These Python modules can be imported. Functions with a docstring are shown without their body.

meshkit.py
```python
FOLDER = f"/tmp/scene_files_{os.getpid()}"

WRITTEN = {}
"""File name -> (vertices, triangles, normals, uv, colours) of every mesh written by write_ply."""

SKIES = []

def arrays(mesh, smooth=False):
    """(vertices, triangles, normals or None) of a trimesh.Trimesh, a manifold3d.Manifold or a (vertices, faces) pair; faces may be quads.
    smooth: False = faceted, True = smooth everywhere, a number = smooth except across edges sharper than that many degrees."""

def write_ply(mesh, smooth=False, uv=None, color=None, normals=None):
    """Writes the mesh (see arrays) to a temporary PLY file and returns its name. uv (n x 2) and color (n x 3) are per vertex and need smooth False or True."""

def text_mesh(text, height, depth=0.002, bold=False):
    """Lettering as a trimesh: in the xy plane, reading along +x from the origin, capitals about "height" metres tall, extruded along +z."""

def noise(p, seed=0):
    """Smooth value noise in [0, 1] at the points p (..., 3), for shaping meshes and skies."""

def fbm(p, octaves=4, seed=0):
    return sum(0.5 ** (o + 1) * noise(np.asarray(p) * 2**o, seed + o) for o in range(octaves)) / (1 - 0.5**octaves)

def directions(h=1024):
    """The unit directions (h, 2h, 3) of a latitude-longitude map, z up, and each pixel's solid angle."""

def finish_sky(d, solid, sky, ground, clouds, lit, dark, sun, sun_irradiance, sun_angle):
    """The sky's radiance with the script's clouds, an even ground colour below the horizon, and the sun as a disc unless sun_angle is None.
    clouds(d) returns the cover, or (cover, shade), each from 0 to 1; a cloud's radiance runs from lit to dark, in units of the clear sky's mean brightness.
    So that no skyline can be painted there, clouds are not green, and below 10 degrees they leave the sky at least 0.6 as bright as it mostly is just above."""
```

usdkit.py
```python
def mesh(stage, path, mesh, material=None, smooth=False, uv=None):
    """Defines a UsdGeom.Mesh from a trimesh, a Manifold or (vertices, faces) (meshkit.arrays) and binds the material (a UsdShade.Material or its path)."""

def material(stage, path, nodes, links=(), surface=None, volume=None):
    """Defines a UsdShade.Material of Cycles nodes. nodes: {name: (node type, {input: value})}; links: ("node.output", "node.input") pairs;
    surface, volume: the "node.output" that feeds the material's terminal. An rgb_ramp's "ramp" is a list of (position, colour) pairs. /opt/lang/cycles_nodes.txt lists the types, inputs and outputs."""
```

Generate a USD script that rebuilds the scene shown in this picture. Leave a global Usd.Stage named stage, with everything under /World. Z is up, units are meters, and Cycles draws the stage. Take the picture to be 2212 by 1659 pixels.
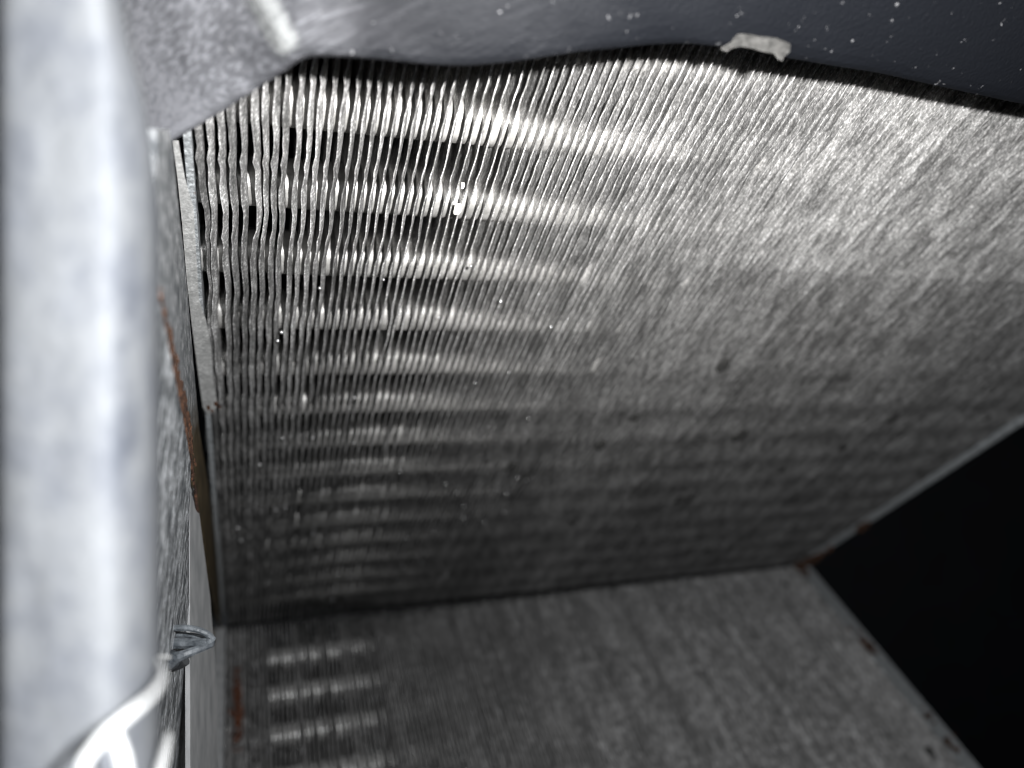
import math, numpy as np, trimesh, usdkit, meshkit
from pxr import Usd, UsdGeom, UsdLux, UsdShade, Gf, Sdf
stage = Usd.Stage.CreateInMemory()
UsdGeom.SetStageUpAxis(stage, UsdGeom.Tokens.z); UsdGeom.SetStageMetersPerUnit(stage, 1.0)
UsdGeom.Xform.Define(stage, '/World'); UsdGeom.Scope.Define(stage, '/World/Looks')
rng = np.random.default_rng(7)
# ---------------------------------------------------------------- camera (picture plane 2212 x 1659, focal 1660)
FPX, CX, CY = 1660.0, 1106.0, 829.5
EYE = np.array([0, 0, 0.5])
cam = UsdGeom.Camera.Define(stage, '/World/camera')
cam.AddTranslateOp().Set(Gf.Vec3d(*EYE)); cam.AddRotateXOp().Set(90.0)
cam.CreateHorizontalApertureAttr(8.0); cam.CreateVerticalApertureAttr(6.0)
cam.CreateFocalLengthAttr(8.0 * FPX / 2212.0)
cam.CreateFStopAttr(2.15); cam.CreateFocusDistanceAttr(0.152)
cam.CreateClippingRangeAttr(Gf.Vec2f(0.002, 20)); cam.CreateExposureAttr(0.1)

def W(p):                       # camera millimetres (x right, y down, z ahead) -> world metres
    p = np.asarray(p, float)
    return np.stack([p[..., 0], p[..., 2], -p[..., 1]], -1) / 1000.0 + EYE

# ---------------------------------------------------------------- lamp: the small white light held beside the lens
def lamp(name, pos, radius, power, color=(1, 1, 1)):
    l = UsdLux.SphereLight.Define(stage, '/World/' + name)
    l.CreateRadiusAttr(radius); l.CreateNormalizeAttr(True); l.CreateIntensityAttr(power); l.CreateColorAttr(Gf.Vec3f(*color))
    l.AddTranslateOp().Set(Gf.Vec3d(*W(pos)))
LAMP = np.array([31., -15., -4.])
lamp('flash_light', LAMP, 0.0028, 0.55, (0.97, 0.985, 1.0))
lamp('lamp_light', LAMP, 0.0028, 1.5, (1.0, 0.985, 0.965))
lp = stage.GetPrimAtPath('/World/lamp_light'); sh = UsdLux.ShapingAPI.Apply(lp)     # second beam added at the flash to brighten the coil top, fading outwards
sh.CreateShapingConeAngleAttr(43.0); sh.CreateShapingConeSoftnessAttr(1.0)
AIM = np.array([(1080 - 1106) / 1660., (-60 - 829.5) / 1660., 1.0]); AIM /= np.linalg.norm(AIM)
def look(prim, d):                    # turn a light's -z axis to the direction d (camera axes)
    d = np.array([d[0], d[2], -d[1]]); z = -d / np.linalg.norm(d); x = np.cross([0, 0, 1.], z); x /= np.linalg.norm(x); y = np.cross(z, x)
    m = Gf.Matrix4d(*[float(v) for v in (*x, 0, *y, 0, *z, 0, *prim.GetAttribute('xformOp:translate').Get(), 1)])
    xf = UsdGeom.Xformable(prim); xf.ClearXformOpOrder(); xf.AddTransformOp().Set(m)
look(lp, AIM)
r_ = UsdLux.RectLight.Define(stage, '/World/open_side_light')          # weak soft fill light, added behind the lens
r_.CreateWidthAttr(0.9); r_.CreateHeightAttr(0.7); r_.CreateNormalizeAttr(True); r_.CreateIntensityAttr(0.26); r_.CreateColorAttr(Gf.Vec3f(0.86, 0.93, 1.0))
r_.AddTranslateOp().Set(Gf.Vec3d(-0.1, -0.75, 0.62)); r_.AddRotateXOp().Set(87.0)

# ---------------------------------------------------------------- small helpers
used = {}
def numbered(path):
    n = used.get(path, 0); used[path] = n + 1
    return path if n == 0 else f'{path}_{n:03d}'
def pth(name, parent): return numbered((parent.GetPath().pathString if parent else '/World') + '/' + name)
def key(prim, **kw):
    for k, v in kw.items(): prim.SetCustomDataByKey(k, v)
    return prim
def obj(name, mesh, mat, parent=None, smooth=False, **kw):
    return key(usdkit.mesh(stage, pth(name, parent), mesh, mat, smooth=smooth).GetPrim(), **kw)
def thing(name, **kw):
    return key(UsdGeom.Xform.Define(stage, pth(name, None)).GetPrim(), **kw)
def ray(x, y): return np.array([(x - CX) / FPX, (y - CY) / FPX, 1.0])
def at(x, y, z): return ray(x, y) * z
def nz(v): v = np.asarray(v, float); return v / np.linalg.norm(v)
def grid_faces(n, m, flip=False):
    i, j = np.meshgrid(np.arange(n - 1), np.arange(m - 1), indexing='ij')
    a = (i * m + j).ravel(); b = a + m; c = b + 1; d = a + 1
    f = np.concatenate([np.stack([a, b, c], 1), np.stack([a, c, d], 1)])
    return f[:, ::-1] if flip else f
def TM(v, f): return trimesh.Trimesh(W(v), f, process=False)
def cat(ms): return trimesh.util.concatenate(ms)

# ---------------------------------------------------------------- the two coils' frames
R = nz([4694., -54., 1660.])
def perp(x): x = x - R * (x @ R); return nz(x)
U1 = -perp(ray(532, 2000)); U2 = -perp(ray(506, -250))       # from the groove towards the viewer
N1 = nz(np.cross(U1, R)); N1 = N1 if N1[2] < 0 else -N1
N2 = nz(np.cross(U2, R)); N2 = N2 if N2[2] < 0 else -N2
PT = 20.0                                                     # tube pitch
ZG = 350.0
G = at(489, 1352, ZG)
S_EYE = -(G @ R)
def hitplane(x, y, p0, n):
    d = ray(x, y); return d * ((p0 @ n) / (d @ n))
WID = (hitplane(1722, 1213, G, np.cross(R, [0, -1, 0])) - G) @ R
_d = ray(1722, 1213); _A = np.stack([_d, -R], 1); WID = np.linalg.lstsq(_A, G, rcond=None)[0][1]
def C1(s, t, w): s, t, w = np.broadcast_arrays(s, t, w); return G + s[..., None] * R + t[..., None] * U1 - w[..., None] * N1
def C2(s, t, w): s, t, w = np.broadcast_arrays(s, t, w); return G + s[..., None] * R + t[..., None] * U2 - w[..., None] * N2
def st1(x, y):
    q = hitplane(x, y, G, N1) - G; return q @ R, q @ U1
print('coil width', round(float(WID), 1), 'eye s', round(float(S_EYE), 1), 't at top', st1(660, 122), st1(900, 215), st1(900, 420), st1(900, 690), st1(2200, 230))
print('U1', U1, 'N1', N1, 'U2', U2, 'N2', N2)

# ---------------------------------------------------------------- materials
def mat(name, nodes, links, surface='p.BSDF'):
    return usdkit.material(stage, '/World/Looks/' + name, nodes, links, surface=surface)
def speckled(name, c_lo, c_hi, scale, metallic, rough, bump=0.0, bscale=None, detail=4, fine=None, stretch=(1, 1, 1), rust=None, lo=0.35, hi=0.65, fine_amt=0.5, spec=0.5, coat=0.0):
    nodes = {'g': ('geometry', {}), 'm': ('mapping', {'scale': stretch}),
             'n': ('noise_texture', {'scale': scale, 'detail': detail, 'roughness': 0.65}),
             'r': ('rgb_ramp', {'ramp': [(0, c_lo), (lo, c_lo), (hi, c_hi), (1, c_hi)]}),
             'p': ('principled_bsdf', {'metallic': metallic, 'roughness': rough, 'specular_ior_level': spec, 'coat_weight': coat, 'coat_roughness': 0.3})}
    links = [('g.position', 'm.vector'), ('m.vector', 'n.vector'), ('n.fac', 'r.fac')]
    col = 'r.color'
    if fine:
        nodes['n2'] = ('noise_texture', {'scale': fine, 'detail': 3, 'roughness': 0.7})
        nodes['r2'] = ('rgb_ramp', {'ramp': [(0, (0.45,) * 3), (0.42, (0.6,) * 3), (0.58, (1.15,) * 3), (0.68, (1.9,) * 3), (1, (2.2,) * 3)]})
        nodes['x'] = ('mix', {'mix_type': 'multiply', 'fac': fine_amt})
        links += [('g.position', 'n2.vector'), ('n2.fac', 'r2.fac'), (col, 'x.color1'), ('r2.color', 'x.color2')]; col = 'x.color'
    if rust:
        nodes['n3'] = ('noise_texture', {'scale': rust[0], 'detail': 6, 'roughness': 0.7})
        nodes['r3'] = ('rgb_ramp', {'ramp': [(0, (0,) * 3), (rust[1], (0,) * 3), (rust[1] + 0.06, (1,) * 3), (1, (1,) * 3)]})
        nodes['n4'] = ('noise_texture', {'scale': rust[0] * 6, 'detail': 5})
        nodes['r4'] = ('rgb_ramp', {'ramp': [(0, (0.03, 0.010, 0.005)), (0.5, (0.14, 0.048, 0.022)), (1, (0.30, 0.13, 0.055))]})
        nodes['y'] = ('mix', {'mix_type': 'mix'})
        links += [('g.position', 'n3.vector'), ('n3.fac', 'r3.fac'), ('g.position', 'n4.vector'), ('n4.fac', 'r4.fac'),
                  ('r3.color', 'y.fac'), (col, 'y.color1'), ('r4.color', 'y.color2')]; col = 'y.color'
    links.append((col, 'p.base_color'))
    if bump:
        nodes['nb'] = ('noise_texture', {'scale': bscale or scale * 3, 'detail': 4, 'roughness': 0.6})
        nodes['b'] = ('bump', {'strength': bump, 'distance': 0.0004})
        links += [('m.vector', 'nb.vector'), ('nb.fac', 'b.height'), ('b.normal', 'p.normal')]
    return mat(name, nodes, links)
g = lambda v, t=(1, 1, 1): tuple(v * k for k in t)
def fin_mat(name, a, b, metal, rough, along, fine, blot, rnd=0.5, shade_line=None):
    """oxidised aluminium: streaks along the fin, chalky speckle, wide blotches, each fin its own tone"""
    rot = [float(v) for v in along]
    nodes = {'g': ('geometry', {}), 'oi': ('object_info', {}),
             'm': ('mapping', {'rotation': (rot[0], 0, 0)}), 'm2': ('mapping', {'scale': (1, 0.07, 1)}),
             'n': ('noise_texture', {'scale': 640, 'detail': 4, 'roughness': 0.65}),
             'r': ('rgb_ramp', {'ramp': [(0, a), (0.41, a), (0.59, b), (1, b)]}),
             'nb': ('noise_texture', {'scale': blot, 'detail': 3, 'roughness': 0.6}),
             'rb': ('rgb_ramp', {'ramp': [(0, (.5,) * 3), (0.36, (.62,) * 3), (0.62, (1.2,) * 3), (1, (1.25,) * 3)]}),
             'nf': ('noise_texture', {'scale': fine, 'detail': 4, 'roughness': 0.75}),
             'rf': ('rgb_ramp', {'ramp': [(0, (.45,) * 3), (0.42, (.62,) * 3), (0.53, (.95,) * 3), (0.60, (1.9,) * 3), (1, (2.1,) * 3)]}),
             'mr': ('map_range', {'from_min': 0.0, 'from_max': 1.0, 'to_min': 1 - rnd, 'to_max': 1 + rnd * 0.6}),
             'x1': ('mix', {'mix_type': 'multiply', 'fac': 0.5}), 'x2': ('mix', {'mix_type': 'multiply', 'fac': 0.9}), 'x3': ('mix', {'mix_type': 'multiply', 'fac': 1.0, 'use_clamp': True}),
             'bp': ('bump', {'strength': 0.4, 'distance': 0.0003}),
             'p': ('principled_bsdf', {'metallic': metal, 'roughness': rough})}
    links = [('g.position', 'm.vector'), ('m.vector', 'm2.vector'), ('m2.vector', 'n.vector'), ('n.fac', 'r.fac'), ('g.position', 'nb.vector'), ('nb.fac', 'rb.fac'),
             ('g.position', 'nf.vector'), ('nf.fac', 'rf.fac'), ('oi.random', 'mr.value'), ('r.color', 'x1.color1'), ('rb.color', 'x1.color2'),
             ('x1.color', 'x2.color1'), ('rf.color', 'x2.color2'), ('x2.color', 'x3.color1'), ('mr.result', 'x3.color2'), ('x3.color', 'p.base_color'),
             ('nf.fac', 'bp.height'), ('bp.normal', 'p.normal')]
    if shade_line is not None:
        (ux, uy, uz), off = shade_line
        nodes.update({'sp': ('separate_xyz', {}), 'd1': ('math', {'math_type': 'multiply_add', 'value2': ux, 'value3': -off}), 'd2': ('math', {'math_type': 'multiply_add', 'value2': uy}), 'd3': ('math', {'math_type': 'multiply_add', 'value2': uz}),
                      'e': ('map_range', {'from_min': -0.0006, 'from_max': 0.0006, 'to_min': 0.74, 'to_max': 1.0, 'clamp': True}), 'fx': ('map_range', {'from_min': 0.02, 'from_max': 0.06, 'to_min': 0.0, 'to_max': 1.0, 'clamp': True}),  # painted shade: right-hand fins darker below the edge of the lit area
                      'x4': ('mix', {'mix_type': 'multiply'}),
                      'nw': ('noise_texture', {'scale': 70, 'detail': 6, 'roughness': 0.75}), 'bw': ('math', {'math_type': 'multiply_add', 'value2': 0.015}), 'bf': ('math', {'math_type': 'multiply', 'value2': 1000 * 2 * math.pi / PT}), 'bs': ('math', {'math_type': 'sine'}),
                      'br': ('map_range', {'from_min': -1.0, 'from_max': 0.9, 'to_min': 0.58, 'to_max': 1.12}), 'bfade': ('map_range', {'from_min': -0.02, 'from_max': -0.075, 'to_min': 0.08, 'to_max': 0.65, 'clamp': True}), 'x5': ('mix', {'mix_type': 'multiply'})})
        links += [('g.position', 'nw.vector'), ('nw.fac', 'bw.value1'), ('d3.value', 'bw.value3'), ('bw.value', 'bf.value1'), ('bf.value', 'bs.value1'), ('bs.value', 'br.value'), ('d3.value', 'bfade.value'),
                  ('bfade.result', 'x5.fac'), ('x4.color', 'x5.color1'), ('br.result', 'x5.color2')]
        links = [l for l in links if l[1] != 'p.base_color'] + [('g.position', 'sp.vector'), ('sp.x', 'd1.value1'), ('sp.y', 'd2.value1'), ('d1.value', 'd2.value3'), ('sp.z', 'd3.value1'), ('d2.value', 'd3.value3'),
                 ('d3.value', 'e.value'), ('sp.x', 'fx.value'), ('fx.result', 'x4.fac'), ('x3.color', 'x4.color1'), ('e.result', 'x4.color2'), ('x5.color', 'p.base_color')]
    return mat(name, nodes, links)
_u = np.array([U1[0], U1[2], -U1[1]]); A1 = math.atan2(_u[2], _u[1])
_u = np.array([U2[0], U2[2], -U2[1]]); A2 = math.atan2(_u[2], _u[1])
UW = np.array([U1[0], U1[2], -U1[1]])
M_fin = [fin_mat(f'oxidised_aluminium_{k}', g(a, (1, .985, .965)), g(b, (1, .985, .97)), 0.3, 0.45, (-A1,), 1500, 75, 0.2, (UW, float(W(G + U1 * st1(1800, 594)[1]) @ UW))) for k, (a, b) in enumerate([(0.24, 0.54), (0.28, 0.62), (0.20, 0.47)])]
M_fin2 = [fin_mat(f'dusty_aluminium_{k}', g(a, (1, .98, .965)), g(b, (1, .985, .975)), 0.08, 0.5, (-A2,), 330, 55, 0.12) for k, (a, b) in enumerate([(0.40, 0.60), (0.46, 0.68), (0.52, 0.74), (0.58, 0.80)])]
M_tube = speckled('bright_tube_metal', (0.22, 0.215, 0.205), (0.40, 0.39, 0.378), 300, 0.3, 0.45, bump=0.15, bscale=900)
M_plate = speckled('galvanised_plate', (0.34, 0.36, 0.37), (0.56, 0.58, 0.59), 500, 0.25, 0.45, bump=1.0, bscale=1300, fine=1500, fine_amt=0.7, rust=(130, 0.64))
M_flange = mat('scratched_stained_plate', {
    'g': ('geometry', {}), 'sx': ('separate_xyz', {}), 'n0': ('noise_texture', {'scale': 150, 'detail': 5, 'roughness': 0.65}), 'ma': ('math', {'math_type': 'multiply_add', 'value2': 0.022}),
    'mr': ('map_range', {'from_min': 0.499, 'from_max': 0.510, 'to_min': 0.0, 'to_max': 1.0, 'clamp': True}),
    'm': ('mapping', {'scale': (1, 0.5, 0.7)}), 'n': ('noise_texture', {'scale': 560, 'detail': 6, 'roughness': 0.75}), 'r': ('rgb_ramp', {'ramp': [(0, (0.10, 0.11, 0.12)), (0.42, (0.17, 0.18, 0.19)), (0.54, (0.42, 0.43, 0.44)), (0.62, (0.85, 0.85, 0.85)), (1, (0.9, 0.9, 0.9))]}),
    'rb': ('rgb_ramp', {'ramp': [(0, (0.04, 0.03, 0.015)), (0.42, (0.085, 0.06, 0.028)), (0.6, (0.17, 0.125, 0.065)), (1, (0.22, 0.16, 0.085))]}),
    'c': ('mix', {'mix_type': 'mix'}), 'b': ('bump', {'strength': 1.0, 'distance': 0.0006}), 'p': ('principled_bsdf', {'roughness': 0.5, 'metallic': 0.15})},
    [('g.position', 'sx.vector'), ('g.position', 'n0.vector'), ('n0.fac', 'ma.value1'), ('sx.z', 'ma.value3'), ('ma.value', 'mr.value'), ('g.position', 'm.vector'), ('m.vector', 'n.vector'), ('n.fac', 'r.fac'), ('n0.fac', 'rb.fac'),
     ('mr.result', 'c.fac'), ('rb.color', 'c.color1'), ('r.color', 'c.color2'), ('c.color', 'p.base_color'), ('n.fac', 'b.height'), ('b.normal', 'p.normal')])
M_panel = speckled('spangled_steel', (0.14, 0.15, 0.16), (0.74, 0.76, 0.78), 620, 0.15, 0.45, bump=1.0, bscale=900, fine=900, fine_amt=1.0, stretch=(1, 0.6, 0.3), lo=0.42, hi=0.58)
M_navy = mat('dusty_navy_paint_lit_left', {
    'g': ('geometry', {}), 'sx': ('separate_xyz', {}), 'm0': ('map_range', {'from_min': -0.060, 'from_max': 0.060, 'to_min': 0.0, 'to_max': 1.0, 'clamp': True}), 'mr': ('rgb_ramp', {'ramp': [(0, (1.35,) * 3), (0.12, (1.25,) * 3), (0.25, (.62,) * 3), (0.34, (.095,) * 3), (0.5, (.035,) * 3), (0.66, (.009,) * 3), (0.85, (.004,) * 3), (1, (.002,) * 3)]}),  # dust tone with light painted in: paler at left, darkest at right
    'mm': ('mapping', {'rotation': (0, 0.45, 0)}), 'mm2': ('mapping', {'scale': (0.12, 1, 1)}), 'n': ('noise_texture', {'scale': 1500, 'detail': 3, 'roughness': 0.6}), 'n1': ('noise_texture', {'scale': 60, 'detail': 3}),
    'r': ('rgb_ramp', {'ramp': [(0, (.5,) * 3), (0.42, (.6,) * 3), (0.56, (.9,) * 3), (0.68, (1.5,) * 3), (1, (1.6,) * 3)]}), 'r1': ('rgb_ramp', {'ramp': [(0, (.35,) * 3), (0.4, (.5,) * 3), (0.6, (1,) * 3), (1, (1,) * 3)]}),
    'm1': ('mix', {'mix_type': 'multiply', 'fac': 1.0}), 'm2': ('mix', {'mix_type': 'multiply', 'fac': 1.0}),
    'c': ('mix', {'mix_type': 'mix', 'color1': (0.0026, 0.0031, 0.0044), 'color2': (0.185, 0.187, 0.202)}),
    'ns': ('noise_texture', {'scale': 640, 'detail': 3, 'roughness': 0.65}), 'rs': ('rgb_ramp', {'ramp': [(0, (0,) * 3), (0.67, (0,) * 3), (0.78, (.6,) * 3), (1, (.6,) * 3)]}),  # white specks painted as glints on the dark paint
    'c2': ('mix', {'mix_type': 'mix', 'color2': (0.30, 0.30, 0.31)}),
    'at': ('attribute', {'attribute': 'painted_highlight'}), 'wn': ('math', {'math_type': 'multiply'}), 'wr': ('map_range', {'from_min': 0.16, 'from_max': 0.5, 'clamp': True}), 'c3': ('mix', {'mix_type': 'mix', 'color2': (0.17, 0.175, 0.175)}),  # highlight on the fold mixed in as pale colour
    'b': ('bump', {'strength': 0.6, 'distance': 0.0004}), 'nb': ('noise_texture', {'scale': 1500, 'detail': 4, 'roughness': 0.6}),
    'p': ('principled_bsdf', {'roughness': 0.62, 'specular_ior_level': 0.09})},
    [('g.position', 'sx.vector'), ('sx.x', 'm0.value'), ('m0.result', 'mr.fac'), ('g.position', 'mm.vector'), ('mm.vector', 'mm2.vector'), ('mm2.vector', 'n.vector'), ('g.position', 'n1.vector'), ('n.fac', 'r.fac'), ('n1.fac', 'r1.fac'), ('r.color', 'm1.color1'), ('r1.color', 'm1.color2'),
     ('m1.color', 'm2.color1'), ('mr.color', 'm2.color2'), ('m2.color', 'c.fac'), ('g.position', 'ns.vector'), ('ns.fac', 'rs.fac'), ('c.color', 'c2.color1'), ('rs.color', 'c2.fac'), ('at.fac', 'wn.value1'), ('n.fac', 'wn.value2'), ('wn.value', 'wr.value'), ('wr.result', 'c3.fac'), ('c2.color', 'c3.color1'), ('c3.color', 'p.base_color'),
     ('g.position', 'nb.vector'), ('nb.fac', 'b.height'), ('b.normal', 'p.normal')])
M_post = mat('mottled_blue_grey_paint', {
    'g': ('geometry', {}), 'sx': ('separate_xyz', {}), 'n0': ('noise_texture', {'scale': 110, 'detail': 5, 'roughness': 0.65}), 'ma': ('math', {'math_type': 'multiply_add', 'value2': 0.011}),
    'mr': ('map_range', {'from_min': -0.0285, 'from_max': -0.0255, 'to_min': 1.0, 'to_max': 0.0, 'clamp': True}),  # pale mottled tone, darker towards the right side
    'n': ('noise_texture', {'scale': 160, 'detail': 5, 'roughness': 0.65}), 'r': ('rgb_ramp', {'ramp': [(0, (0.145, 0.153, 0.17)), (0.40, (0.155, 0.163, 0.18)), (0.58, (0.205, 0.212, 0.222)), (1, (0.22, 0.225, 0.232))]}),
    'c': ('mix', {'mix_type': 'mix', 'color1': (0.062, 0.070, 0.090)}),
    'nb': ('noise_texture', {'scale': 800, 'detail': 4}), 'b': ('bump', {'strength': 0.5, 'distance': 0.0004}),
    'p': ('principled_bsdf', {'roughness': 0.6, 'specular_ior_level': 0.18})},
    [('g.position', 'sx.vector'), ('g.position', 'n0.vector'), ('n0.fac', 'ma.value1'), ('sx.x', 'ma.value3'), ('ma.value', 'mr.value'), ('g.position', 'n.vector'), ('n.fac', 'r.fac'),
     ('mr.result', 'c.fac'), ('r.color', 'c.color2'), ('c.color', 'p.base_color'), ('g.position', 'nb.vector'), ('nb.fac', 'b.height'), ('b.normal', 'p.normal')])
M_rust = speckled('flaking_rust', (0.018, 0.008, 0.005), (0.13, 0.056, 0.027), 500, 0.0, 0.9, bump=1.0, bscale=1300)
M_clip = speckled('grey_plastic', (0.035, 0.042, 0.05), (0.17, 0.185, 0.20), 500, 0.0, 0.45, bump=0.5, bscale=1500)
M_black = speckled('black_rubber', (0.02, 0.022, 0.024), (0.045, 0.047, 0.05), 200, 0.0, 0.6, bump=0.3)
M_white = speckled('white_nylon', (0.74, 0.74, 0.73), (0.82, 0.82, 0.81), 200, 0.0, 0.4)
M_flake = speckled('chalky_flake', (0.6, 0.58, 0.54), (0.82, 0.8, 0.76), 900, 0.0, 0.7, bump=0.4)
M_foil = speckled('grey_tape', (0.018, 0.0177, 0.017), (0.05, 0.049, 0.047), 700, 0.0, 0.8, bump=0.6, bscale=1500, spec=0.15)
M_bead = mat('clear_bead', {'p': ('principled_bsdf', {'base_color': (0.9, 0.9, 0.9), 'metallic': 1.0, 'roughness': 0.4})}, [])
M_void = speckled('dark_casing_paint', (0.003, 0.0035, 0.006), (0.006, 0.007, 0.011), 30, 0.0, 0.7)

# ---------------------------------------------------------------- backdrop: the dark inside wall of the casing
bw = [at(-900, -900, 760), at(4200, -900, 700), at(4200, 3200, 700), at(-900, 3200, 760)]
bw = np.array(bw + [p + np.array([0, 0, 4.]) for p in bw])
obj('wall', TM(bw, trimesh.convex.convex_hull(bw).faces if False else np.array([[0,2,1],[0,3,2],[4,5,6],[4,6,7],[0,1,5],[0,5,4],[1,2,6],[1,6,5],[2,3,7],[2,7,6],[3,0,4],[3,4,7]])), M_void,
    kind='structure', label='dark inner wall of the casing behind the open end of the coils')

# ---------------------------------------------------------------- finned coils
def vnoise(x, seed, n=4096):                      # smooth 1-D value noise
    v = np.random.default_rng(seed).uniform(-1, 1, n); x = np.asarray(x, float) + 1000; i = np.floor(x).astype(int); f = x - i; f = f * f * (3 - 2 * f)
    return v[i % n] * (1 - f) + v[(i + 1) % n] * f
T0 = (hitplane(900, 420, G - N1 * 7.0, N1) - G) @ U1; TB = st1(700, 365)[1]                             # a front-row tube centre
def fin_mesh(C, s0, T, step, cols, lean, phase, seed, thick, lip, kink=1.0, rowoff=0.0, bent=None, width=44.0):
    t = np.arange(1.0, T + step * 0.5, step); w = np.asarray(cols, float)
    tt, ww = np.meshgrid(t, w, indexing='ij')
    q = (t - rowoff) / PT; fr = q - np.floor(q)                              # 0 at a front tube centre
    d = np.minimum(fr, 1 - fr) * PT                                          # distance to the nearest tube
    # bow of the free edge between tubes, small nicks by the collars
    bow = kink * (0.34 * np.abs(np.sin(np.pi * (fr - 0.26))) ** 0.8 - 0.2 + 0.12 * vnoise(t / 9.0 + phase, 11) + 0.04 * vnoise(t / 5.0, seed) + 0.16 * vnoise(t / 40.0, seed + 1))
    fb = np.mod(t - TB + PT / 2, PT) - PT / 2; nick = np.exp(-(fb / 1.1) ** 2) + 0.35 * np.exp(-((np.abs(fb) - 9.0) / 1.0) ** 2)
    lipv = lip * (0.9 + 0.12 * np.clip((6.5 - d) / 2.5, 0, 1) + 0.10 * vnoise(t / 3.0, seed + 2) + 0.55 * nick)
    if bent is not None:
        bow = bow + bent[1] * np.exp(-((t - bent[0]) / bent[2]) ** 2)
    fade = np.exp(-(ww / 7.0) ** 2)
    s = s0 + lean * ww * 0.02 + bow[:, None] * fade - lipv[:, None] * np.clip(1 - ww / 1.7, 0, 1) ** 1.2
    w2 = ww + (0.18 * vnoise(t / 1.6, seed + 3) - 0.6 * nick)[:, None] * (ww < 0.1)
    th = thick * np.where(ww < 0.1, 1.0, 0.8)
    A = C(s - th / 2, tt, w2); B = C(s + th / 2, tt, w2)
    n, m = tt.shape; k = n * m
    V = np.concatenate([A.reshape(-1, 3), B.reshape(-1, 3)])
    i = np.arange(n - 1) * m
    F = [grid_faces(n, m), grid_faces(n, m, True) + k,
         np.stack([i, i + m, i + k], 1)[:, ::-1], np.stack([i + m, i + m + k, i + k], 1)[:, ::-1]]
    e = np.arange(m - 1)
    for base in (0, (n - 1) * m):
        F += [np.stack([base + e, base + e + 1, base + e + k], 1), np.stack([base + e + 1, base + e + 1 + k, base + e + k], 1)]
    return TM(V, np.concatenate(F))
def rod(a, b, rad, sides=20, r2=None):
    a, b = np.asarray(a, float), np.asarray(b, float); ax = nz(b - a)
    p = nz(np.cross(ax, [0.3, 0.9, 0.2])); q = np.cross(ax, p)
    th = np.linspace(0, 2 * np.pi, sides, endpoint=False)
    ring = np.cos(th)[:, None] * p + np.sin(th)[:, None] * q
    V = np.concatenate([a + ring * rad, b + ring * (r2 or rad), [a], [b]])
    i = np.arange(sides); j = (i + 1) % sides
    F = np.concatenate([np.stack([i, j, i + sides], 1), np.stack([j, j + sides, i + sides], 1),
                        np.stack([j, i, i * 0 + 2 * sides], 1), np.stack([i + sides, j + sides, i * 0 + 2 * sides + 1], 1)])
    return TM(V, F)
def slab(C, s0, s1, t0, t1, w0, w1):
    V = np.array([C(np.array(s), np.array(t), np.array(w)) for s in (s0, s1) for t in (t0, t1) for w in (w0, w1)])
    b = trimesh.creation.box((1, 1, 1)); 
    F = np.array([[0,1,3],[0,3,2],[4,6,7],[4,7,5],[0,4,5],[0,5,1],[2,3,7],[2,7,6],[0,2,6],[0,6,4],[1,5,7],[1,7,3]])
    m = TM(V, F); m.fix_normals(); return m

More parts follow.
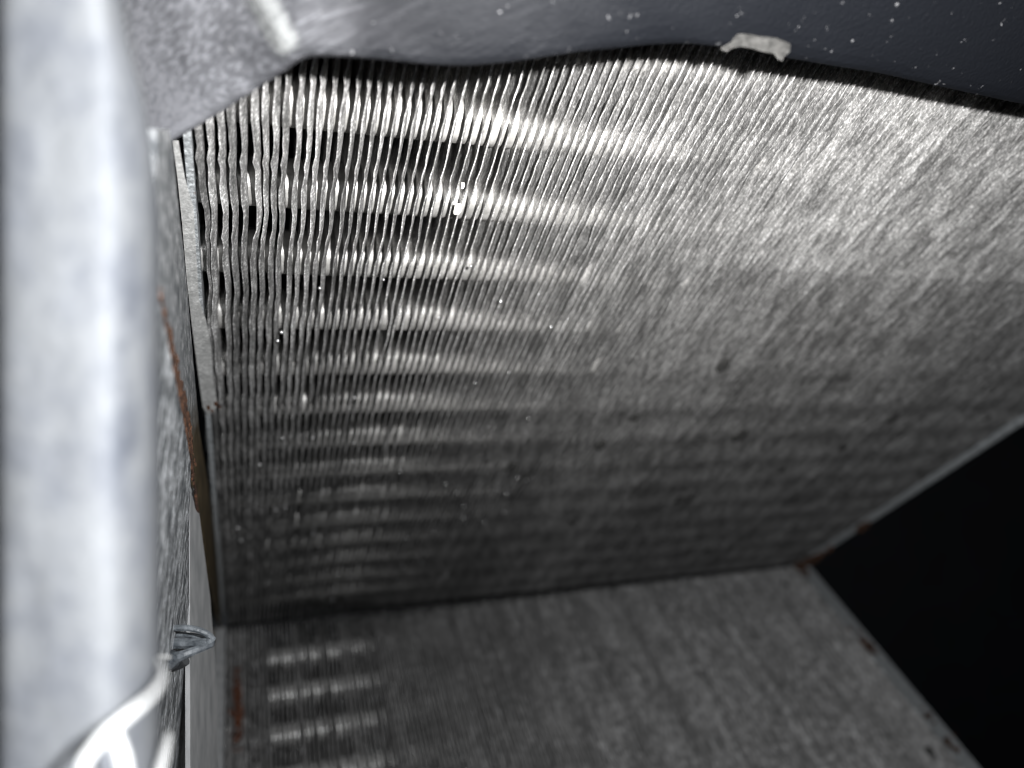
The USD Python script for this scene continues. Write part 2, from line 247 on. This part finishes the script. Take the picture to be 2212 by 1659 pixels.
PITCH = 1.85
NF = int(WID / PITCH); TW = 7.6
T1 = st1(660, 122)[1] + 45
coil1 = thing('finned_coil', label='upper finned aluminium coil with bent grey fins running down into the groove', category='coil')
bents = {0: (T1 - 92, 0.9, 16), 1: (T1 - 120, -0.8, 20), 5: (T1 - 78, 1.0, 12), 6: (T1 - 75, 0.6, 10), 22: (T1 - 120, 0.7, 10), 31: (T1 - 160, -0.6, 14)}
for i_ in rng.integers(10, 70, 12): bents[int(i_)] = (T1 - rng.uniform(55, 190), rng.choice([-1, 1]) * rng.uniform(0.5, 1.0), rng.uniform(4, 12))
for i_ in rng.integers(50, 165, 40): bents[int(i_)] = (T1 - rng.uniform(55, 150), -rng.uniform(0.9, 1.9), rng.uniform(5, 16))
for i in range(NF):
    s = (i + 0.7) * PITCH + rng.normal(0, 0.10)
    lip = 0.34 + 0.60 * math.exp(-(max(s - 10, 0) / 55.0) ** 2) + rng.normal(0, 0.05)
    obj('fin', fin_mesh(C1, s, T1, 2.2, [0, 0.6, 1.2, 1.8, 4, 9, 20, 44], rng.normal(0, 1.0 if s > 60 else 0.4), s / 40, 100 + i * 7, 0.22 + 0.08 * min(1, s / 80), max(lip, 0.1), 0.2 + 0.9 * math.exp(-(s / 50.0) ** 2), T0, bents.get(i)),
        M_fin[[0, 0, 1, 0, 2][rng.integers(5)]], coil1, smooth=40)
k = -int(T0 // PT)
while T0 + k * PT < T1 + 5:
    t = T0 + k * PT
    if t > 4: obj('tube', rod(C1(np.array(-2.5), np.array(t), np.array(TW)), C1(np.array(WID + 2.5), np.array(t), np.array(TW)), 5.0), M_tube, coil1, smooth=40)
    if t - 10 > 4: obj('tube', rod(C1(np.array(-2.5), np.array(t - 10), np.array(32.)), C1(np.array(WID + 2.5), np.array(t - 10), np.array(32.)), 5.0), M_tube, coil1, smooth=40)
    k += 1
bf = [(386, 300), (400, 380), (418, 440), (424, 540), (430, 640), (446, 690), (456, 740), (460, 810), (470, 868), (462, 884), (448, 890), (438, 872), (428, 800), (414, 690), (404, 600), (394, 480), (384, 380), (374, 300)]
BF = np.array([C1(np.array(a), np.array(b), np.array(-0.9)) for a, b in (st1(x, y) for x, y in bf)])
BENT_PTS = BF
obj('end_plate', slab(C1, -1.6, -0.3, 2, T1, -0.8, 46), M_plate, coil1)
obj('end_plate', slab(C1, WID + 0.2, WID + 1.6, 2, T1 + 60, -2.5, 46), M_plate, coil1, label='far rust spotted end plate')

TW = 15.0
M_tube = speckled('bare_tube_metal', (0.62, 0.61, 0.59), (0.86, 0.85, 0.83), 300, 0.3, 0.4, bump=0.15, bscale=900)
coil2 = thing('finned_coil', label='lower finned coil, dark and blurred, sloping from the groove towards the viewer', category='coil')
T2 = 330.0
for i in range(NF):
    s = (i + 0.7) * PITCH + rng.normal(0, 0.08)
    obj('fin', fin_mesh(C2, s, T2, 4.0, [0, 0.8, 1.6, 5, 14, 44], rng.normal(0, 2.4) + 9 * max(0, 1 - s / 22), s / 40 + 50, 5000 + i * 7, 0.2, 0.35, 0.6, 10.0),
        M_fin2[int(np.clip(1.5 + 1.5 * vnoise(s / 7.0, 91) + 1.2 * (s / WID - 0.4) + rng.normal(0, 0.35), 0, 3))], coil2, smooth=40)
for k in range(0, 17):
    t = 10 + k * PT
    obj('tube', rod(C2(np.array(-2.5), np.array(t), np.array(TW)), C2(np.array(WID + 2.5), np.array(t), np.array(TW)), 5.0), M_tube, coil2, smooth=40)
    if k: obj('tube', rod(C2(np.array(-2.5), np.array(t - 10), np.array(32.)), C2(np.array(WID + 2.5), np.array(t - 10), np.array(32.)), 5.0), M_tube, coil2, smooth=40)
M_zinc = speckled('smooth_zinc', (0.30, 0.305, 0.31), (0.46, 0.46, 0.46), 300, 0.1, 0.5, stretch=(1, 1, 0.3))
M_brown = speckled('brown_stain', (0.05, 0.036, 0.018), (0.13, 0.095, 0.05), 300, 0.0, 0.7, bump=0.5)
obj('end_plate', slab(C2, -5.0, -0.3, 2, T2, -1.6, 46), M_zinc, coil2, label='pale left end plate')
obj('edge_seam', slab(C2, -7.0, -5.2, 2, T2, -1.0, 40), M_brown, coil2, label='brown stained seam')
obj('end_plate', slab(C2, WID + 0.2, WID + 3.2, 2, T2, -3.5, 46), M_plate, coil2, label='far end plate with a pale bare rim')

def tubepath(pts, rad, sides=14):
    pts = np.asarray(pts, float); out = []
    n = len(pts); tang = np.gradient(pts, axis=0); tang /= np.linalg.norm(tang, axis=1)[:, None]
    th = np.linspace(0, 2 * np.pi, sides, endpoint=False); ref = np.array([0.2, 0.1, -1.0])
    rad = np.broadcast_to(rad, n)
    for p, t, r in zip(pts, tang, rad):
        a = nz(np.cross(t, ref)); b = np.cross(t, a); out.append(p + r * (np.cos(th)[:, None] * a + np.sin(th)[:, None] * b))
    V = np.concatenate(out + [pts[:1], pts[-1:]]); F = []
    i = np.arange(sides); j = (i + 1) % sides
    for k in range(n - 1):
        o = k * sides; F += [np.stack([o + i, o + j, o + i + sides], 1), np.stack([o + j, o + j + sides, o + i + sides], 1)]
    F += [np.stack([j, i, i * 0 + n * sides], 1), np.stack([i + (n - 1) * sides, j + (n - 1) * sides, i * 0 + n * sides + 1], 1)]
    return TM(V, np.concatenate(F))
# ---------------------------------------------------------------- side plates at the left end of the groove
def sheet(pts, n, thick):                        # a flat polygon (3-D points) given thickness along n
    P = np.asarray(pts, float); c = P.mean(0); n = nz(n)
    e1 = nz(P[1] - P[0]); e1 = nz(e1 - n * (e1 @ n)); e2 = np.cross(n, e1)
    from shapely.geometry import Polygon
    q = Polygon(np.stack([(P - c) @ e1, (P - c) @ e2], 1)).buffer(0)
    m = trimesh.creation.extrude_polygon(q, thick); v = m.vertices
    return TM(c + v[:, :1] * e1 + v[:, 1:2] * e2 + (v[:, 2:3] - thick) * n, m.faces)
def onS(x, y, s):                                # pixel -> point on the plane s = const
    return hitplane(x, y, G + R * s, R)
SP = -6.0
obj('bent_fin', sheet(BENT_PTS, N1, 0.5), speckled('flattened_aluminium', (0.40, 0.40, 0.39), (0.60, 0.595, 0.58), 260, 0.2, 0.5, bump=0.9, bscale=420, fine=1500, fine_amt=0.4), coil1, label='flattened first fin, stained at its lower tip')
side = thing('side_panel', label='galvanised steel side panel standing between the grey post and the coils', category='panel')
_p = [at(343, 640, 92.5), at(400, 925, 129.5), at(372, 1500, 149.)]
NT = nz(np.cross(_p[1] - _p[0], _p[2] - _p[0])); NT = NT if NT @ ray(370, 1000) < 0 else -NT; PF = _p[0]
NR = nz(R * 0.97 + np.array([0, 0, -0.22])); PR = hitplane(409, 1300, PF, NT)
onF = lambda x, y: hitplane(x, y, PF, NT)
onR = lambda x, y: hitplane(x, y, PR, NR)
obj('textured_strip', sheet([onF(*q) for q in ((322, 560), (300, 1750), (412, 1750), (408, 1180), (412, 1000), (399, 922), (376, 808), (343, 641), (338, 575))], NT, 1.2), M_panel, side)
obj('smooth_strip', sheet([onR(*q) for q in ((410, 1080), (411, 1750), (472, 1750), (470, 1500), (454, 1290), (428, 1090), (411, 1005))], NR, 1.0),
    M_zinc, side)
fl = thing('flange_plate', label='narrow wedge shaped scratched plate along the left edge of the upper coil with rusty seam', category='plate')
SF = -2.2
obj('plate', sheet([onS(338, 280, SF), onS(336, 500, SF), onS(343, 640, SF), onS(377, 811, SF), onS(400, 925, SF), onS(422, 1042, SF), onS(454, 1251, SF), onS(482, 1380, SF), onS(489, 1380, SF), onS(466, 1180, SF), onS(450, 1050, SF), onS(430, 925, SF), onS(400, 575, SF), onS(376, 360, SF), onS(372, 280, SF)], R, 0.9), M_flange, fl)
seam = []
for k in range(190):
    y = 620 + 460 * rng.beta(1.6, 1.8); x = np.interp(y, [532, 640, 811, 919, 1042, 1251], [339, 344, 377, 400, 418, 446]) + rng.normal(3.0, 3.6)
    b = trimesh.creation.icosphere(1, 1.0); rr = rng.uniform(0.12, 0.44) * (0.5 + 0.9 * math.exp(-((y - 870) / 130) ** 2))
    p = onS(x, y, SF)
    seam.append(TM(p + b.vertices * np.array([0.7, 2.0, 1.6]) * rr * rng.uniform(0.6, 1.4, (len(b.vertices), 1)), b.faces))
ys_ = np.linspace(640, 1150, 60); lx = np.interp(ys_, [532, 640, 811, 919, 1042, 1251], [339, 344, 377, 400, 418, 446]) + 1.0 + 1.6 * vnoise(ys_ / 22, 301)
obj('rust_line', tubepath(np.array([onS(a, b, SF) for a, b in zip(lx, ys_)]), 0.16 + 0.13 * (1 + vnoise(ys_ / 14, 302)), 8), M_rust, fl)
obj('rust_scale', cat(seam), M_rust, fl, label='orange brown flaking rust along the seam', kind='stuff')

# ---------------------------------------------------------------- grey post at the left, close to the lens
PZ = 66.0
def post_mesh():
    ys = np.linspace(-300, 2000, 120)
    prof = [(-60, 20), (-34, 6), (-10, 1.0), (8, 0), (40, -.3), (90, -.5), (150, -.6), (215, -.5), (250, .4), (282, 2.6), (310, 5.6), (330, 9), (341, 18), (344, 34)]
    prof = np.array(prof, float); n = 60
    u = np.linspace(0, 1, len(prof)); from_ = np.linspace(0, 1, n)
    px = np.interp(from_, u, prof[:, 0]); pz = np.interp(from_, u, prof[:, 1])
    ker = np.ones(7) / 7; px[3:-3] = np.convolve(px, ker, 'valid'); pz[3:-3] = np.convolve(pz, ker, 'valid')
    V = []
    for y in ys:
        dx = np.interp(y, [-300, 0, 120, 260, 400], [-95, -48, -18, -3, 0]) * np.clip((px - 180) / 150, 0, 1)
        lump = 0.25 * meshkit.noise(np.stack([px / 60, np.full(n, y / 160), pz * 0], 1)) if hasattr(meshkit, 'noise') else 0
        z = PZ + pz * 1.0 + lump
        X = (px + dx - CX) / FPX * z; Y = (y - CY) / FPX * PZ
        V.append(np.stack([X, np.full(n, Y), z], 1))
    return TM(np.array(V).reshape(-1, 3), grid_faces(120, 60, True))
post = thing('cabinet_post', label='out of focus blue grey painted post standing close at the left', category='post')
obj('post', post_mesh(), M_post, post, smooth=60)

# ---------------------------------------------------------------- shroud over the top of the upper coil
E = np.array([(250, 372), (350, 312), (420, 270), (490, 228), (560, 185), (620, 146), (648, 126), (668, 121), (700, 121), (760, 125), (880, 138), (960, 146), (1010, 147), (1100, 140), (1250, 118), (1400, 103), (1480, 100), (1560, 107), (1690, 130), (1900, 165), (2212, 231), (2500, 300)], float)
xs = np.linspace(250, 2500, 300)
ey = np.interp(xs, E[:, 0], E[:, 1]); ker = np.hanning(9); ker /= ker.sum(); ey[4:-4] = np.convolve(ey, ker, 'valid')
def shroud_z(x):
    s, t = st1(x, np.interp(x, xs, ey)); q = C1(np.array(s), np.array(t), np.array(0.))
    return q[2] - np.interp(x, [300, 660, 1000, 1700, 2300], [18, 22, 23, 20, 20])
prof = [(6, -9), (2, -5), (.5, -2.6), (0, -1.3), (.35, -.4), (1.3, .15), (3, .5), (5, .7), (8, .8), (12, .7), (17, .4), (23, 0), (30, -.6), (40, -2), (60, -5)]
prof = np.array(prof, float)
uu = np.linspace(0, 1, len(prof)); un = np.linspace(0, 1, 90); pu = np.interp(un, uu, prof[:, 0]); pn = np.interp(un, uu, prof[:, 1])
V = []; PAINTED_HIGHLIGHT = []
for x, y in zip(xs, ey):
    k = np.clip((x - 500) / 1100, 0, 1)
    Uv = nz(np.array([-0.12, -1.0, -0.25]) * (1 - k) + np.array([0.10, -1.0, -1.10]) * k)
    Nv = np.array([0, 0, -1.0]); Nv = nz(Nv - Uv * (Nv @ Uv))
    base = at(x, y, shroud_z(x))
    p = base + pu[:, None] * Uv + pn[:, None] * Nv
    X, Y = p[:, 0], p[:, 1]
    crease = np.abs((x - 640) + (pu * 4.6))                     # fold running up-left from the corner of the edge
    p = p + Nv * (0.9 * np.exp(-(crease / 17) ** 2) * np.clip(pu / 4, 0, 1))[:, None]
    p = p + Nv * (0.35 * vnoise(np.full(90, x / 170.) , 77) * np.clip(pu / 3, 0, 1) + 0.22 * vnoise(pu / 5 + x / 90, 78))[:, None]
    V.append(p); PAINTED_HIGHLIGHT.append(np.clip(1.25 * np.exp(-(crease / 27) ** 2) + 0.5 * np.exp(-((x - 332) / 30) ** 2) * (pu > 6), 0, 1) * np.clip((pu - .6) / 1.5, 0, 1))  # mask of the highlight painted along the fold and at the left end
V = np.array(V)
shroud = thing('shroud', label='dark navy dented sheet metal shroud overhanging the top of the upper coil', category='shroud')
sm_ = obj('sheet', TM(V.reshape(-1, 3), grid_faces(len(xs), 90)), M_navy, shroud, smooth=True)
assert len(UsdGeom.Mesh(sm_).GetPointsAttr().Get()) == V.shape[0] * 90
UsdGeom.PrimvarsAPI(sm_).CreatePrimvar('painted_highlight', Sdf.ValueTypeNames.FloatArray, 'vertex').Set(np.array(PAINTED_HIGHLIGHT, np.float32).ravel().tolist())
# torn tape on the edge
def blob_poly(pts, z, n, thick, bumpy=0.15):
    P = np.array([hitplane(x, y, TP, n) for x, y in pts]); return sheet(P, n, thick)
zt = shroud_z(1630) - 1.4
TU = nz([0.10, -1.0, -1.10]); TN = np.array([0, 0, -1.0]); TN = nz(TN - TU * (TN @ TU)); TP = at(1630, 112, zt - 1.0)
tape = obj('tape_scrap', blob_poly([(1558, 108), (1560, 92), (1575, 78), (1600, 73), (1640, 82), (1680, 86), (1708, 98), (1706, 112), (1694, 122), (1690, 132), (1680, 128), (1672, 116), (1650, 112), (1625, 105), (1600, 100), (1582, 104), (1570, 112)], zt, TN, 0.7), M_foil,
    label='torn grey scrap of tape stuck on the edge of the navy shroud', category='tape')

# ---------------------------------------------------------------- small things
def spline(pts, n=30):
    from scipy.interpolate import CubicSpline
    pts = np.asarray(pts, float); u = np.r_[0, np.cumsum(np.linalg.norm(np.diff(pts, axis=0), axis=1))]; return CubicSpline(u, pts)(np.linspace(0, u[-1], n))
def rust_patch(C, s0, t0, w0, n, spread, size, parent, seed):
    q = np.random.default_rng(seed); out = []
    for _ in range(n):
        b = trimesh.creation.icosphere(1, 1.0); d = q.normal(0, 1, 2) * spread
        out.append(TM(C(np.array(s0 + d[0]), np.array(t0 + d[1]), np.array(w0)) + b.vertices * q.uniform(0.4, 1.0) * size * q.uniform(0.7, 1.3, (len(b.vertices), 1)), b.faces))
    return cat(out)
for p_ in ((452, 874), (468, 866)):
    obj('rust_scale', rust_patch(C1, st1(*p_)[0], st1(*p_)[1], -0.9, 10, np.array([.35, .6]), 0.45, coil1, 3), M_rust, coil1)
for k_, (t_, n_) in enumerate(((6, 40), (14, 30), (22, 12), (60, 10))):
    obj('rust_scale', rust_patch(C1, WID + .4, t_, -2.4, n_, np.array([1.6, 4.5]), 1.7, coil1, 20 + k_), M_rust, coil1)
for k_, (t_, n_) in enumerate(((5, 20), (62, 14), (66, 14), (105, 8), (120, 8))):
    obj('rust_scale', rust_patch(C2, WID - .6, t_, -2.4, n_, np.array([1.3, 2.8]), 1.5, coil2, 40 + k_), M_rust, coil2)
_q = hitplane(513, 1540, G, N2) - G
obj('rust_scale', rust_patch(C2, float(_q @ R), float(_q @ U2), -1.0, 130, np.array([.9, 9.0]), 0.8, coil2, 77), speckled('red_rust', (0.04, 0.014, 0.007), (0.19, 0.066, 0.030), 500, 0.0, 0.9, bump=0.8), coil2, label='dark red rust beside the left end plate')
def pits(C, pts, plane, seed):
    q = np.random.default_rng(seed); out = []
    for x, y in pts:
        p = hitplane(x, y, G, plane); b = trimesh.creation.icosphere(2, 1.0); v = b.vertices
        r = 1 + 0.4 * vnoise(v[:, 0] * 2 + v[:, 1] * 1.7 + x, seed); UU = U1 if plane is N1 else U2
        w = v * r[:, None] * q.uniform(1.2, 2.6) * np.array([1.0, 1.5, 0.25]); out.append(TM(p + w[:, :1] * R + w[:, 1:2] * UU + w[:, 2:] * plane, b.faces))
    return cat(out)
M_dent_shade = speckled('dent_shade_dark', (0.02, 0.02, 0.019), (0.06, 0.058, 0.054), 600, 0.0, 0.9)  # dark colour painted in for the shade inside small fin dents
obj('grit', pits(C1, [(1690, 1015), (1470, 1080), (1240, 1125), (1822, 966), (1372, 902), (1496, 1072), (1930, 905), (1600, 940), (2130, 905), (1105, 1010), (1560, 790), (1300, 960)], N1, 61), M_dent_shade, coil1, kind='stuff', label='dark lumps standing in for shaded dents in the fins')
obj('grit', pits(C2, [(1694, 1260), (2010, 1625)], N2, 62), M_dent_shade, coil2, kind='stuff', label='dark lumps standing in for shaded dents in the fins')
tie = thing('cable_tie', label='overexposed white nylon cable tie looped round the bottom of the post', category='cable tie')
obj('strap', tubepath(spline([at(366, 1420, 104), at(350, 1448, 76), at(320, 1508, 65), at(276, 1545, 61.5), at(228, 1585, 60), at(175, 1690, 59)]), np.linspace(0.24, 0.36, 30)), M_white, tie, smooth=60)
obj('tail', tubepath(spline([at(236, 1575, 60.5), at(262, 1630, 60), at(266, 1740, 59.5)]), 0.42), M_white, tie, smooth=60)
tie2 = obj('cable_tie', tubepath(spline([at(362, 1590, 84), at(352, 1640, 76), at(330, 1720, 70)]), 0.48), M_white, smooth=60, label='short white nylon tie end at the lower right corner of the post', category='cable tie')

# push-in clip poking out of the side panel
clip = thing('push_clip', label='grey plastic push-in clip with barbed arms poking out of the galvanised panel', category='clip')
ZC = 144.0
def bar(pts, rad): return tubepath(spline(pts, 14), np.asarray(rad, float) if np.ndim(rad) else rad, 8)
obj('core', bar([at(350, 1388, ZC), at(400, 1390, ZC - 1), at(452, 1388, ZC - 2)], np.linspace(1.1, 0.9, 14)), M_clip, clip)
obj('arm', bar([at(352, 1362, ZC), at(395, 1356, ZC - 3), at(432, 1362, ZC - 3), at(461, 1382, ZC - 2)], 0.6), M_clip, clip)
obj('arm', bar([at(356, 1424, ZC - 1), at(378, 1422, ZC - 5), at(398, 1414, ZC - 5.5), at(430, 1402, ZC - 4), at(456, 1392, ZC - 2)], np.array([1.2, 1.5, 1.8, 1.95, 1.9, 1.6, 1.2, .95, .85, .8, .75, .7, .65, .6])), M_clip, clip)
obj('arm', bar([at(350, 1374, ZC + 3), at(400, 1372, ZC + 2), at(455, 1383, ZC)], 0.55), M_clip, clip)
obj('barb', bar([at(360, 1436, ZC + 1), at(384, 1438, ZC - 1), at(402, 1428, ZC - 2)], 0.8), M_black, clip, label='black bar put in for the shadow under the clip')  # dark bar added where the clip casts its shadow
obj('collar', bar([at(346, 1392, ZC), at(355, 1392, ZC)], 3.4), M_clip, clip)
obj('tip', TM(at(455, 1386, ZC - 2) + trimesh.creation.icosphere(2, 1.0).vertices * np.array([0.8, 1.2, 1.0]), trimesh.creation.icosphere(2, 1.0).faces), M_clip, clip, smooth=60)
zb = 330.
bx = np.array([at(x, y, z) for z in (zb, zb + 12) for x, y in ((443, 1328), (492, 1322), (492, 1350), (446, 1356))])
bm = trimesh.convex.convex_hull(bx)
obj('rubber_pad', TM(bm.vertices, bm.faces), M_black, label='small black rubber pad at the left end of the groove behind the clip', category='pad')
# white flake caught between fins
def lump(px, size, seed, up=0.5, flat=(1, 1, 1)):
    s, t = st1(*px); c = C1(np.array(s), np.array(t), np.array(-up)); b = trimesh.creation.icosphere(2, 1.0); v = b.vertices
    r = 1 + 0.35 * np.array([vnoise(v[:, 0] * 2.1 + seed, seed), vnoise(v[:, 1] * 2.3 + v[:, 2], seed + 1)]).sum(0)
    q = np.sign(v) * np.abs(v) ** 0.6 * np.array(flat) * size * r[:, None]
    return TM(c + q[:, :1] * R + q[:, 1:2] * U1 + q[:, 2:] * N1, b.faces)
obj('flake', lump((988, 446), 1.0, 5, 0.5, (0.85, 1.55, 0.7)), M_flake, label='white chalky flake caught on the fin edges of the upper coil', category='flake')
obj('flake', lump((998, 400), 0.6, 9, 0.4, (0.5, 1.3, 0.6)), M_flake, label='thin pale crumb just above the white chalky flake on the fins', category='flake')
# tiny beads of solder and water that glint
beads = []
b0 = trimesh.creation.icosphere(1, 1.0)
for _ in range(60):
    s, t = rng.uniform(5, 105), rng.uniform(20, T1 - 90)
    beads.append(TM(C1(np.array(s), np.array(t), np.array(-0.2)) + b0.vertices * rng.uniform(0.25, 0.5), b0.faces))
for _ in range(30):
    s, t = rng.uniform(10, 130), rng.uniform(5, 150)
    beads.append(TM(C2(np.array(s), np.array(t), np.array(-0.2)) + b0.vertices * rng.uniform(0.25, 0.5), b0.faces))
obj('droplets', cat(beads), M_bead, smooth=80, kind='stuff', label='tiny glinting beads of water scattered over the fin edges', category='droplets')
